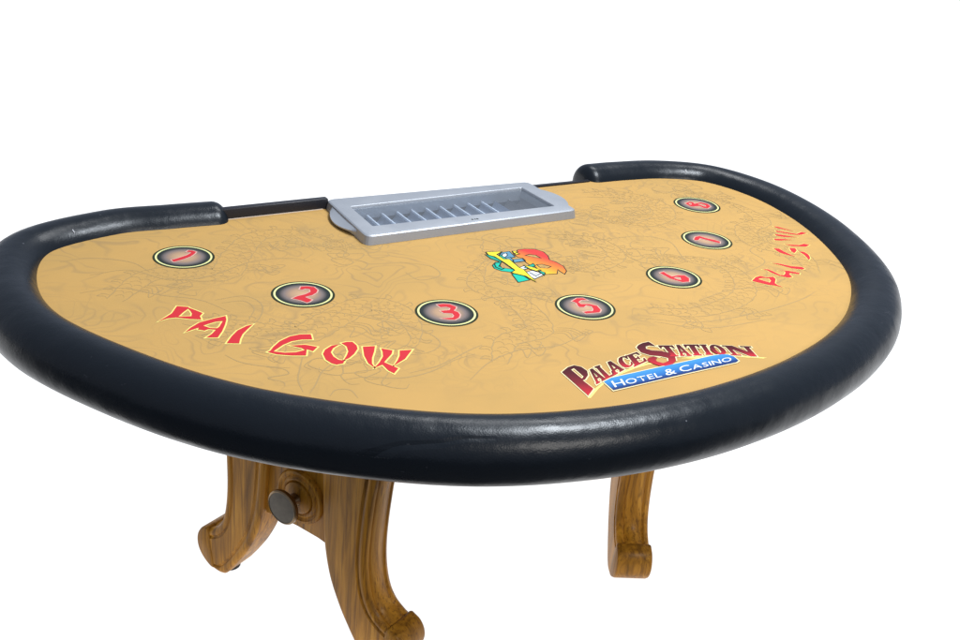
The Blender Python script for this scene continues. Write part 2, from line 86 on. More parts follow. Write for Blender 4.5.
def flat(name, loops, z, mat, parent, d=0.0, off=(RX, RY, -ZF), uvf=None):
    ls = [offset(loops[0], d) if d else [Vector(q) for q in loops[0]]] + [offset(h, -d) if d else [Vector(q) for q in h] for h in loops[1:]]
    ls = [[Vector((q[0], q[1], 0)) for q in l] for l in ls]
    tri = tessellate_polygon(ls); vs = [q for l in ls for q in l]; o3 = Vector(off)
    fs = []
    for t in tri:
        a, b, c = (vs[i] for i in t)
        if (b - a).cross(c - a).z < 0: t = t[::-1]
        fs.append(list(t))
    me = bpy.data.meshes.new(name); me.from_pydata([tuple(Vector((q.x, q.y, z)) - o3) for q in vs], [], fs); me.update()
    if uvf:
        at = me.attributes.new('shade', 'FLOAT', 'POINT')
        for i, q in enumerate(vs): at.data[i].value = uvf(q)
    return link(name, me, mat, parent)
def catmull(P, m=8, closed=False):
    P = [Vector(p) for p in P]
    Q = [P[-1]] + P + P[:2] if closed else [2 * P[0] - P[1]] + P + [2 * P[-1] - P[-2]]
    r = []
    for i in range(1, len(Q) - 2):
        a, b, c, d = Q[i - 1:i + 3]
        for k in range(m):
            s = k / m; r.append(.5 * ((2 * b) + (c - a) * s + (2 * a - 5 * b + 4 * c - d) * s * s + (3 * b - a - 3 * c + d) * s ** 3))
    if not closed: r.append(P[-1])
    return r
def ribbon(mb, pts, wd, z):
    pts = catmull(pts, 6); vs = []; n = len(pts)
    for i, p in enumerate(pts):
        t = (pts[min(i + 1, n - 1)] - pts[max(i - 1, 0)]).normalized(); h = wd * .5 * (.45 + .55 * math.sin(math.pi * i / (n - 1)))
        vs += [(p.x - t.y * h, p.y + t.x * h, z), (p.x + t.y * h, p.y - t.x * h, z)]
    mb.add(vs, [[2 * i, 2 * i + 1, 2 * i + 3, 2 * i + 2] for i in range(n - 1)])
# ---------------------------------------------------------------- materials
def mat(name, col, rough=.5, spec=.5, metal=0.0):
    m = bpy.data.materials.new(name); m.use_nodes = True; b = m.node_tree.nodes['Principled BSDF']
    b.inputs['Base Color'].default_value = (*col, 1); b.inputs['Roughness'].default_value = rough
    b.inputs['Specular IOR Level'].default_value = spec; b.inputs['Metallic'].default_value = metal
    return m
class NT:
    def __init__(s, m): s.t = m.node_tree; s.b = s.t.nodes['Principled BSDF']; s.co = s.n('ShaderNodeTexCoord').outputs['Object']
    def n(s, t, **k):
        x = s.t.nodes.new(t)
        for a, b in k.items(): setattr(x, a, b)
        return x
    def l(s, a, b): s.t.links.new(a, b)
    def put(s, sock, x):
        if hasattr(x, 'links'): s.l(x, sock)
        else: sock.default_value = x
    def m(s, op, a, b=0.0, c=0.0, clamp=False):
        x = s.n('ShaderNodeMath', operation=op, use_clamp=clamp)
        for i, q in enumerate((a, b, c)): s.put(x.inputs[i], q)
        return x.outputs[0]
    def noise(s, scale, detail=3, rough=.5, vec=None, dist=0.0, out='Fac'):
        x = s.n('ShaderNodeTexNoise'); x.inputs['Scale'].default_value = scale; x.inputs['Detail'].default_value = detail
        x.inputs['Roughness'].default_value = rough; x.inputs['Distortion'].default_value = dist; s.l(vec or s.co, x.inputs['Vector']); return x.outputs[out]
    def map(s, scale=(1, 1, 1), loc=(0, 0, 0), rot=(0, 0, 0), vec=None):
        x = s.n('ShaderNodeMapping'); x.inputs['Scale'].default_value = scale; x.inputs['Location'].default_value = loc; x.inputs['Rotation'].default_value = rot
        s.l(vec or s.co, x.inputs['Vector']); return x.outputs[0]
    def mix(s, f, a, b):
        x = s.n('ShaderNodeMix', data_type='RGBA'); s.put(x.inputs[0], f)
        for i, q in ((6, a), (7, b)):
            if isinstance(q, tuple): x.inputs[i].default_value = (*q[:3], 1)
            else: s.l(q, x.inputs[i])
        return x.outputs[2]
    def ramp(s, f, stops):
        x = s.n('ShaderNodeValToRGB'); e = x.color_ramp.elements
        while len(e) < len(stops): e.new(.5)
        for i, (p, c) in enumerate(stops): e[i].position = p; e[i].color = (*c, 1) if isinstance(c, tuple) else (c, c, c, 1)
        s.put(x.inputs[0], f); return x.outputs[0]
    def bump(s, h, strength=.2, dist=.001, nrm=None):
        x = s.n('ShaderNodeBump'); x.inputs['Strength'].default_value = strength; x.inputs['Distance'].default_value = dist; s.l(h, x.inputs['Height'])
        if nrm: s.l(nrm, x.inputs['Normal'])
        return x.outputs[0]
# printed gaming cloth
M_felt = mat('printed_cloth', (.6, .4, .17), .7, .12); N = NT(M_felt)
sep = N.n('ShaderNodeSeparateXYZ'); N.l(N.co, sep.inputs[0])
warp = N.n('ShaderNodeVectorMath', operation='MULTIPLY_ADD'); N.l(N.noise(7, 2, out='Color'), warp.inputs[0]); warp.inputs[1].default_value = (.09, .09, 0); N.l(N.co, warp.inputs[2])
def contour(sc, k, wd, detail=2, dist=0.0, vec=None):
    h = N.noise(sc, detail, .55, vec or warp.outputs[0], dist)
    fr = N.m('FRACT', N.m('MULTIPLY', h, k)); d = N.m('ABSOLUTE', N.m('SUBTRACT', fr, .5))
    return N.m('SUBTRACT', 1.0, N.m('DIVIDE', d, wd), clamp=True)
l1 = contour(6.0, 13, .17, 2, .5); l2 = contour(11, 9, .17, 2, .9); l3 = contour(4.2, 18, .13, 1, .3, N.map((1.0, 1.8, 1), (3, 1, 0)))
mk = N.ramp(N.noise(4.0, 2, .6, N.map((1, 1.3, 1), (5.3, 2.1, 0))), [(.40, 0.0), (.54, 1.0)])
mk2 = N.ramp(N.noise(5.0, 2, .6, N.map((1, 1, 1), (1.3, 7.1, 0))), [(.45, 0.0), (.56, 1.0)])
lines = N.m('MAXIMUM', N.m('MULTIPLY', l1, mk), N.m('MAXIMUM', N.m('MULTIPLY', l2, mk2), N.m('MULTIPLY', N.m('MULTIPLY', l3, .6), N.m('SUBTRACT', 1.0, mk))))
lines = N.m('MULTIPLY', lines, N.ramp(N.noise(9, 2, .5, N.map((1, 1, 1), (8, 2, 3))), [(.35, .25), (.6, 1.0)]))
# the drawing thins out towards the front of the layout
rx = N.m('MULTIPLY', sep.outputs[0], .62); ry = N.m('ADD', sep.outputs[1], -.20)
rad = N.m('SQRT', N.m('ADD', N.m('MULTIPLY', rx, rx), N.m('MULTIPLY', ry, ry)))
lines = N.m('MULTIPLY', lines, N.ramp(rad, [(.46, 1.0), (.60, .0)]))
tone = N.mix(N.noise(3.5, 4, .6), (.438, .256, .078), (.486, .291, .093))
patch = N.ramp(N.noise(6, 3, .6, N.map((1, 1.6, 1), (9, 4, 0))), [(.44, 0.0), (.62, 1.0)])
tone = N.mix(N.m('MULTIPLY', patch, .35), tone, (.375, .237, .082))
c = N.mix(N.m('MULTIPLY', lines, .72), tone, (.30, .195, .085))
c = N.mix(N.m('MULTIPLY', N.ramp(N.noise(900, 2), [(.35, 0.0), (.7, 1.0)]), .08), c, (.40, .25, .1))
N.l(c, N.b.inputs['Base Color']); N.l(N.bump(N.noise(1400, 2), .12, .0006), N.b.inputs['Normal'])
N.b.inputs['Sheen Weight'].default_value = 0
# padded vinyl
M_rail = mat('black_vinyl', (.0055, .0068, .0088), .36, .42); N = NT(M_rail)
N.b.inputs['IOR'].default_value = 1.36; gr = N.n('ShaderNodeTexVoronoi'); gr.inputs['Scale'].default_value = 420; N.l(N.co, gr.inputs['Vector'])
big = N.noise(9, 3, .5); mid = N.noise(38, 3, .6)
b1 = N.bump(gr.outputs['Distance'], .14, .0007); b2 = N.bump(N.m('ADD', big, N.m('MULTIPLY', mid, .16)), .6, .006, b1)
# creases where the padding has pulled, at the middle of the player side
sp = N.n('ShaderNodeSeparateXYZ'); N.l(N.co, sp.inputs[0])
dx = N.m('ADD', sp.outputs[0], .470); dy = N.m('ADD', sp.outputs[1], .427)
uu = N.m('SUBTRACT', N.m('MULTIPLY', dx, .93), N.m('MULTIPLY', dy, .37)); vv = N.m('ADD', N.m('MULTIPLY', dx, .37), N.m('MULTIPLY', dy, .93))
wob = N.m('MULTIPLY', N.m('SUBTRACT', N.noise(12, 1, .5), .5), .018)
crl = N.m('SUBTRACT', 1.0, N.m('DIVIDE', N.m('ABSOLUTE', N.m('ADD', vv, wob)), .0034), clamp=True)
near = N.m('MULTIPLY', N.m('SUBTRACT', 1.0, N.m('DIVIDE', N.m('ABSOLUTE', uu), .11), clamp=True), N.m('GREATER_THAN', sp.outputs[2], .690))
b3 = N.bump(N.m('MULTIPLY', crl, N.m('POWER', near, .5)), .7, .0024, b2); b3.node.invert = True
N.l(b3, N.b.inputs['Normal'])
N.l(N.ramp(N.noise(14, 4, .6), [(.3, .25), (.7, .36)]), N.b.inputs['Roughness'])
sc = N.n('ShaderNodeTexVoronoi'); sc.inputs['Scale'].default_value = 26; N.l(N.co, sc.inputs['Vector'])
speck = N.m('LESS_THAN', sc.outputs['Distance'], .030)
speck = N.m('MULTIPLY', speck, N.m('GREATER_THAN', N.noise(7, 1), .60))
scr = N.m('MULTIPLY', N.ramp(N.noise(40, 2, .5, N.map((.25, 4, 4), (0, 0, 0), (0, 0, .5))), [(.70, 0.0), (.74, .35)]), N.m('GREATER_THAN', N.noise(5, 1, .5, N.map((1, 1, 1), (4, 4, 4))), .56))
N.l(N.mix(N.m('MAXIMUM', N.m('MULTIPLY', speck, .6), N.m('MULTIPLY', scr, .25)), (.005, .0075, .011), (.22, .22, .24)), N.b.inputs['Base Color'])
# oak
def oak(name, rot, dark=1.0):
    m = mat(name, (.3, .15, .05), .42, .14); N = NT(m)
    v = N.map((34, 34, 2.4), (0, 0, 0), rot); g = N.noise(1.0, 5, .62, v, 1.4)
    v2 = N.map((210, 210, 6), (0, 0, 0), rot); p = N.noise(1.0, 3, .6, v2)
    v3 = N.map((8, 8, 1.0), (2, 3, 1), rot); q = N.noise(1.0, 2, .5, v3, 1.0)
    fr = N.m('FRACT', N.m('MULTIPLY', q, 9.0)); rings = N.m('ABSOLUTE', N.m('SUBTRACT', fr, .5))
    a = N.ramp(g, [(.30, (.19 * dark, .082 * dark, .009 * dark)), (.5, (.45 * dark, .190 * dark, .016 * dark)), (.72, (.62 * dark, .290 * dark, .032 * dark))])
    a = N.mix(N.m('MULTIPLY', N.ramp(rings, [(.05, 1.0), (.22, 0.0)]), .30), a, (.17 * dark, .068 * dark, .009 * dark))
    a = N.mix(N.m('MULTIPLY', N.ramp(p, [(.53, 0.0), (.66, 1.0)]), .55), a, (.085, .03, .006))
    N.l(a, N.b.inputs['Base Color']); N.l(N.bump(N.m('ADD', p, N.m('MULTIPLY', g, .6)), .22, .0012), N.b.inputs['Normal'])
    N.b.inputs['Coat Weight'].default_value = .07; N.b.inputs['Coat Roughness'].default_value = .22
    return m
M_oak = oak('oiled_oak', (0, 0, 0)); M_oakp = oak('oak_panel', (0, math.pi / 2, 0), .85); M_foot = oak('worn_oak', (0.5, .4, 0), .82)
M_silver = mat('silver_painted_metal', (.385, .40, .425), .33, .5, .55); N = NT(M_silver)
N.l(N.bump(N.noise(1200, 2), .10, .0004), N.b.inputs['Normal']); N.l(N.ramp(N.noise(20, 4), [(.3, .36), (.7, .46)]), N.b.inputs['Roughness'])
M_tube = mat('tray_liner_metal', (.42, .46, .54), .34, .5, .5); N = NT(M_tube)
N.l(N.mix(N.noise(25, 3), (.24, .28, .36), (.33, .37, .45)), N.b.inputs['Base Color'])
M_rib = mat('pale_rib_metal', (.72, .76, .82), .4, .5, .2)
M_liner = mat('tray_liner_grey', (.10, .088, .082), .5, .5, .3)
M_trim = mat('black_trim', (.012, .012, .016), .38, .4); M_board = mat('dark_underboard', (.03, .022, .016), .8, .2)
M_rub = mat('brown_edge', (.20, .10, .05), .6, .3)
M_bronze = mat('aged_bronze', (.24, .16, .085), .32, .5, .85); M_knobf = mat('dark_knob_face', (.035, .033, .03), .35, .5, .6)
N = NT(M_knobf); N.l(N.mix(N.noise(90, 4), (.045, .038, .03), (.11, .092, .068)), N.b.inputs['Base Color'])
M_thread = mat('white_thread', (.6, .6, .62), .6, .3)
M_glide = mat('dark_glide', (.02, .017, .015), .6, .3)
M_glass = bpy.data.materials.new('clear_lid'); M_glass.use_nodes = True; t = M_glass.node_tree; t.nodes.clear()
o_ = t.nodes.new('ShaderNodeOutputMaterial'); mx = t.nodes.new('ShaderNodeMixShader'); tr = t.nodes.new('ShaderNodeBsdfTransparent'); tr.inputs[0].default_value = (.93, .95, .97, 1)
gl = t.nodes.new('ShaderNodeBsdfGlossy'); gl.inputs['Roughness'].default_value = .14; fr = t.nodes.new('ShaderNodeFresnel'); fr.inputs[0].default_value = 1.75
ge = t.nodes.new('ShaderNodeNewGeometry'); mu = t.nodes.new('ShaderNodeMath'); mu.operation = 'MULTIPLY'; mi = t.nodes.new('ShaderNodeMath'); mi.operation = 'SUBTRACT'; mi.inputs[0].default_value = 1.0
t.links.new(ge.outputs['Backfacing'], mi.inputs[1]); t.links.new(mi.outputs[0], mu.inputs[0]); t.links.new(fr.outputs[0], mu.inputs[1]); t.links.new(mu.outputs[0], mx.inputs[0]); t.links.new(tr.outputs[0], mx.inputs[1]); t.links.new(gl.outputs[0], mx.inputs[2]); df = t.nodes.new('ShaderNodeBsdfDiffuse'); df.inputs[0].default_value = (.62, .68, .76, 1); m2 = t.nodes.new('ShaderNodeMixShader'); m2.inputs[0].default_value = .045
t.links.new(mx.outputs[0], m2.inputs[1]); t.links.new(df.outputs[0], m2.inputs[2]); t.links.new(m2.outputs[0], o_.inputs[0])
P_red = mat('red_print', (.50, .026, .034), .6, .10); P_yel = mat('yellow_print', (.72, .60, .18), .6, .10); P_pink = mat('pink_print', (.56, .33, .27), .6, .10)
P_cream = mat('cream_print', (.70, .60, .34), .6, .10); P_dark = mat('dark_green_print', (.02, .025, .012), .6, .10); P_black = mat('black_print', (.015, .02, .02), .6, .10)
P_lime = mat('pale_yellow_print', (.66, .65, .29), .6, .10); P_white = mat('white_print', (.66, .68, .70), .6, .10)
P_teal = mat('teal_print', (.01, .42, .29), .6, .10); P_green = mat('green_print', (.02, .30, .20), .6, .10); P_slate = mat('slate_print', (.10, .24, .33), .6, .10)
P_bright = mat('bright_yellow_print', (.72, .62, .035), .6, .10); P_line = mat('tan_line_print', (.345, .222, .085), .62, .25)
P_flame = mat('flame_print', (.8, .3, .1), .6, .10); N = NT(P_flame)
se = N.n('ShaderNodeSeparateXYZ'); N.l(N.co, se.inputs[0]); N.l(N.ramp(N.m('MULTIPLY_ADD', se.outputs[0], 7.0, N.m('MULTIPLY', se.outputs[1], 3.5)), [(.0, (.74, .55, .03)), (.36, (.68, .22, .035)), (.65, (.58, .045, .04))]), N.b.inputs['Base Color'])
FLAMEN = se
P_disc = mat('spot_print', (.5, .4, .35), .6, .10); N = NT(P_disc)
se = N.n('ShaderNodeVectorMath', operation='LENGTH'); N.l(N.co, se.inputs[0])
N.l(N.ramp(N.m('DIVIDE', se.outputs['Value'], .0434), [(.0, (.50, .32, .18)), (.42, (.37, .235, .145)), (.70, (.17, .135, .125)), (.88, (.025, .03, .03)), (1.0, (.012, .018, .015))]), N.b.inputs['Base Color'])
P_maroon = mat('maroon_to_red_print', (.3, .02, .03), .6, .10); N = NT(P_maroon)
at = N.n('ShaderNodeAttribute', attribute_name='shade'); N.l(N.ramp(at.outputs['Fac'], [(.0, (.50, .022, .034)), (.40, (.17, .014, .02)), (.75, (.07, .009, .013)), (1.0, (.04, .006, .010))]), N.b.inputs['Base Color'])
P_blue = mat('blue_print', (.02, .15, .6), .6, .10); N = NT(P_blue)
at = N.n('ShaderNodeAttribute', attribute_name='shade'); N.l(N.ramp(at.outputs['Fac'], [(.1, (.012, .035, .14)), (.35, (.022, .115, .34)), (.9, (.045, .22, .47))]), N.b.inputs['Base Color'])
# ---------------------------------------------------------------- floor: an added glowing sheet that keeps the ground white and shadowless
M_glow = bpy.data.materials.new('glowing_white_sheet'); M_glow.use_nodes = True; b = M_glow.node_tree.nodes['Principled BSDF']
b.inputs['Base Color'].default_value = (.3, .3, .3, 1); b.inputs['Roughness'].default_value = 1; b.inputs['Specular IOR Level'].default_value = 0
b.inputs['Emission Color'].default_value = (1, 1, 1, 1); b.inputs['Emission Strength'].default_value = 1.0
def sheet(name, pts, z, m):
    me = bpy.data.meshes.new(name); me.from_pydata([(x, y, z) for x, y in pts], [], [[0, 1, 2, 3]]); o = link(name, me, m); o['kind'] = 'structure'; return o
sheet('floor', [(-60, -60), (60, -60), (60, 60), (-60, 60)], -.02, mat('dark_unseen_floor', (.10, .10, .105), .6, .3))  # unseen dark plane, added so front faces reflect less white
fw = Vector((.5319, .8468)); rt = Vector((.8468, -.5319)); c0 = Vector((-1.025, -1.864)); e0 = c0 + fw * 1.38      # glowing sheet laid square to the view, cut short to limit reflected white
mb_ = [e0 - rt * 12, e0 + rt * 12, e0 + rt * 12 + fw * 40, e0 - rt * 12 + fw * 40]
sheet('backdrop', [tuple(q) for q in mb_], 0, M_glow)
# ---------------------------------------------------------------- table
T = root('card_table', (RX, RY, 0), 'casino card table with tan printed cloth, padded black rail and carved oak legs', 'card table')
A_, B_, ZC = 0.0478, 0.04645, -0.0188
path = catmull(RAIL[1:-1], 10)
path = [p for p in path]
# straight ends of the rail along the back edge
head = Vector((.428, .047)); tail = Vector((-.452, .0115))
path = catmull([tuple(head), (.50, .0465)] + RAIL[1:-1] + [(-.53, .0135), tuple(tail)], 10)
def sweep(mb, path, a, b, zc, ns=36):
    n = len(path); rings = []
    def sec(p, t, sx, sz, dz=0):
        nr = Vector((-t.y, t.x)); r = []
        for k in range(ns):
            th = 2 * math.pi * k / ns; cx, sz_ = math.cos(th), math.sin(th)
            r.append((p.x + nr.x * a * sx * cx, p.y + nr.y * a * sx * cx, zc + b * sz * sz_ + dz))
        return r
    t0 = (path[1] - path[0]).normalized(); t1 = (path[-1] - path[-2]).normalized(); m = 7; L = .026
    for i in range(m):
        ph = math.pi / 2 * (i + .25) / m; s = math.sin(ph) ** .55; rings.append(sec(path[0] - t0 * L * math.cos(ph), t0, s, s))
    for i in range(n):
        t = (path[min(i + 1, n - 1)] - path[max(i - 1, 0)]).normalized(); rings.append(sec(path[i], t, 1, 1))
    for i in range(m - 1, -1, -1):
        ph = math.pi / 2 * (i + .25) / m; s = math.sin(ph) ** .55; rings.append(sec(path[-1] + t1 * L * math.cos(ph), t1, s, s))
    vs = [v for r in rings for v in r]; fs = []
    for i in range(len(rings) - 1):
        for k in range(ns): fs.append([i * ns + k, i * ns + (k + 1) % ns, (i + 1) * ns + (k + 1) % ns, (i + 1) * ns + k])
    fs.append(list(range(ns))); fs.append([len(vs) - ns + k for k in range(ns)])
    mb.add(vs, fs)
mb = MB(); sweep(mb, path, A_, B_, ZC); rail = mb.build('padded_rail', M_rail, T, angle=80)
mb = MB(); sub = path[0:]; 
# piping seam along the inner foot of the rail
def tube(mb, pts, r, ns=8, cap=True):
    n = len(pts); vs = []; fs = []
    for i, p in enumerate(pts):
        t = (pts[min(i + 1, n - 1)] - pts[max(i - 1, 0)]).normalized(); u = t.cross(Vector((0, 0, 1)))
        if u.length < .05: u = t.cross(Vector((0, 1, 0)))
        u.normalize(); w_ = u.cross(t)
        for k in range(ns):
            th = 2 * math.pi * k / ns; vs.append(p + u * r * math.cos(th) + w_ * r * math.sin(th))
    for i in range(n - 1):
        for k in range(ns): fs.append([i * ns + k, i * ns + (k + 1) % ns, (i + 1) * ns + (k + 1) % ns, (i + 1) * ns + k])
    fs += [list(range(ns)), [len(vs) - ns + k for k in range(ns)]]
    mb.add(vs, fs)
# stitched joints on the rail where two lengths of vinyl meet
def joint(px, py):
    i = min(range(len(path)), key=lambda k: (path[k] - Vector((px, py))).length)
    p = path[i]; t = (path[i + 1] - path[i - 1]).normalized(); nr = Vector((-t.y, t.x)); mb = MB(); s = -1 if nr.dot(Vector((0, -.4)) - p) < 0 else 1
    pts = [Vector((p.x + nr.x * s * (A_ + .0006) * math.cos(th), p.y + nr.y * s * (A_ + .0006) * math.cos(th), ZC + (B_ + .0006) * math.sin(th))) for th in [math.radians(a) for a in (46, 50, 54)]]
    tube(mb, pts, .0008, 6); mb.build('stitch', M_thread, T)
joint(.66, .0); joint(-.72, -.0)
# board and cloth, both with the rectangular opening for the tray
out = [p for p in path]; backx0, backx1 = tail, head
edge = [(p.x, p.y) for p in path] 
edge = [(head.x - .03, .0125), ] + [(p.x, p.y) for p in path[2:-2]] + [(tail.x + .03, -.010)]
edge = [(.40, .012)] + [(p.x, p.y) for p in path[0:-1]] + [(-.42, -.009), (-.235, -.0025), (0, .002), (.25, .0065)]
hole = [(-.222, -.012), (.222, -.012), (.222, -.170), (-.222, -.180)]
felt = flat('cloth', [edge, hole], 0, M_felt, T)
def slab(name, loops, z0, z1, m):
    a = flat('tmp', loops, z1, m, None); me = a.data; bm = bmesh.new(); bm.from_mesh(me)
    r = bmesh.ops.extrude_face_region(bm, geom=list(bm.faces)); bmesh.ops.translate(bm, vec=(0, 0, z0 - z1), verts=[g for g in r['geom'] if isinstance(g, bmesh.types.BMVert)])
    bmesh.ops.recalc_face_normals(bm, faces=bm.faces); bm.to_mesh(me); bm.free(); a.name = name; a.parent = T; me.name = name; return a
inner = [(p[0] * .995, p[1]) for p in edge]
slab('table_board', [[(x * .99, y - .002) for x, y in edge], hole], -.03, -.0015, M_board)
# back edge trims
def barq(p, q, w_, z0, z1):
    p = Vector(p); q = Vector(q); t = (q - p).normalized(); n_ = Vector((-t.y, t.x)) * w_
    return [(p.x, p.y), (q.x, q.y), (q.x + n_.x, q.y + n_.y), (p.x + n_.x, p.y + n_.y)]
mb = MB(); prism(mb, barq((-.449, -.0105), (-.2270, -.0015), .016, 0, 0), -.030, .0205); mb.build('raised_trim', M_trim, T, bevel=.003)
mb = MB(); prism(mb, barq((-.2385, -.0020), (.405, .0130), .010, 0, 0), -.030, .0035); mb.build('low_trim', M_trim, T, bevel=.001)
mb = MB(); prism(mb, barq((-.445, -.0128), (-.2395, -.0043), .0021, 0, 0), -.0005, .0012); mb.build('cloth_piping', mat('pale_piping', (.62, .50, .38), .6), T)
# ---------------------------------------------------------------- print
def z_(k): return .0003 * k
for n_, c_, loops in CIRCLES:
    off = (0, 0, 0)
    co = Vector((c_[0], c_[1], 0))
    def disc(name, r, z, m, par, r0=None):
        N_ = 64; vs = [(r * math.cos(2 * math.pi * i / N_), r * math.sin(2 * math.pi * i / N_), 0) for i in range(N_)]
        if r0: vs += [(r0 * math.cos(2 * math.pi * i / N_), r0 * math.sin(2 * math.pi * i / N_), 0) for i in range(N_)]; fs = [[i, (i + 1) % N_, (i + 1) % N_ + N_, i + N_] for i in range(N_)]
        else: fs = [list(range(N_))]
        me = bpy.data.meshes.new(name); me.from_pydata(vs, [], fs); o = link(name, me, m, par); o.location = z; return o
    base = disc('betting_circle', .0507, (c_[0] - RX, c_[1] - RY, ZF + z_(1)), P_dark, T); base['label'] = 'betting circle printed with the red number ' + n_
    disc('yellow_ring', .0468, (0, 0, z_(1)), P_lime, base, .0436); disc('shaded_disc', .0434, (0, 0, z_(1)), P_disc, base)
    o3 = (c_[0], c_[1], z_(1)); 
    flat('number_outline', loops, z_(3), P_pink, base, .0022, off=o3); flat('number', loops, z_(4), P_red, base, 0, off=o3)
def word(name, items, label, dd):
    e = bpy.data.objects.new(name, None); C.objects.link(e); e.parent = T; e.location = (0, 0, 0); e['label'] = label
    for l in items:
        flat('letter_outline', l, z_(1), P_yel, e, dd); flat('letter', l, z_(2), P_red, e)
word('game_name', WORD_LEFT, 'PAI GOW lettering on the left of the cloth', .0024)
word('game_name', WORD_RIGHT, 'PAI GOW lettering on the right of the cloth', .0016)
e = bpy.data.objects.new('casino_logo', None); C.objects.link(e); e.parent = T; e['label'] = 'maroon PALACE STATION lettering over a blue HOTEL & CASINO banner'
cq = [Vector(q) for q in BQUAD]; up = ((cq[3] + cq[2]) / 2 - (cq[0] + cq[1]) / 2).normalized(); ax = (cq[1] - cq[0]).normalized()
allv = [Vector(q) for l in STATION for q in l[0]]
for s_ in SWOOSH: flat('yellow_swoosh', [s_], z_(1) + .00005 * SWOOSH.index(s_), P_yel, e)
for i, l in enumerate(STATION):
    ys = [Vector(q).dot(up) for q in l[0]]; y0, y1 = min(ys), max(ys)
    mid = (y0 + y1) / 2
    flat('letter_outline', l, z_(2) + .00001 * i, P_cream, e, .0021); flat('letter', l, z_(4) + .00001 * i, P_maroon, e, 0, uvf=lambda q: (q.xy.dot(up) - y0) / (y1 - y0))
flat('banner_outline', [BANNER], z_(3) + .0001, P_cream, e, .0022)
y0 = min(Vector(q).dot(up - .0 * ax) for q in BANNER)
def bsh(q):
    s_ = (q.xy - cq[0]).dot(ax) / (cq[1] - cq[0]).dot(ax); base_ = cq[0].lerp(cq[1], s_)
    return max(0, min(1, ((q.xy - base_).dot(up) + .004) / ((cq[3] - cq[0]).length + .008)))
flat('banner', [BANNER], z_(4) + .0002, P_blue, e, 0, uvf=bsh)
def glyph(ch, size):
    c_ = bpy.data.curves.new('t', 'FONT'); c_.body = ch; c_.size = size; c_.offset = .004; c_.resolution_u = 3; o = bpy.data.objects.new('t', c_); C.objects.link(o)
    bpy.context.view_layer.update(); me = bpy.data.meshes.new_from_object(o); bpy.data.objects.remove(o); return me
xc = 0; row = []
for ch in 'HOTEL & CASINO':
    if ch == ' ': xc += .22; continue
    me = glyph(ch, 1.38 if ch in 'HC&' and not (ch == 'C' and False) else 1.08)
    xs = [v.co.x for v in me.vertices]; x0, x1 = min(xs), max(xs); wd = x1 - x0
    row.append((ch, me, xc - x0)); xc += wd + .12
tot = xc - .12
for ch, me, dx_ in row:
    for v in me.vertices:
        u_ = (v.co.x + dx_) / tot; h_ = v.co.y / 1.0
        p = (1 - u_) * (1 - h_) * cq[0] + u_ * (1 - h_) * cq[1] + u_ * h_ * cq[2] + (1 - u_) * h_ * cq[3]
        v.co = Vector((p.x - RX, p.y - RY, ZF + z_(6)))
    me.update(); link('banner_letter', me, P_white, e)
e = bpy.data.objects.new('game_logo', None); C.objects.link(e); e.parent = T; e['label'] = 'small teal, yellow and red game emblem printed behind the middle betting circle'
gm = dict(flame=P_flame, teal=P_teal, white=P_white, slate=P_slate, green=P_green, yellow=P_bright)
gv = [Vector(q) for c_, l in GAME for q in l[0]]; fx = [q for c_, l in GAME if c_ == 'flame' for q in l[0]]
for i, (c_, l) in enumerate(GAME):
    flat('emblem_outline', l, z_(1) + .00006 * i, P_black, e, .0020)
    pc = flat('emblem_piece', l, z_(1) + .00006 * i + .00003, gm[c_], e)
mb = MB(); cnt = [0]
def stroke(pts, wd):
    cnt[0] += 1; ribbon(mb, pts, wd * .80, .00012 + .00000010 * cnt[0])
for s_ in STROKES: stroke([Vector(q) for q in s_], .0030)
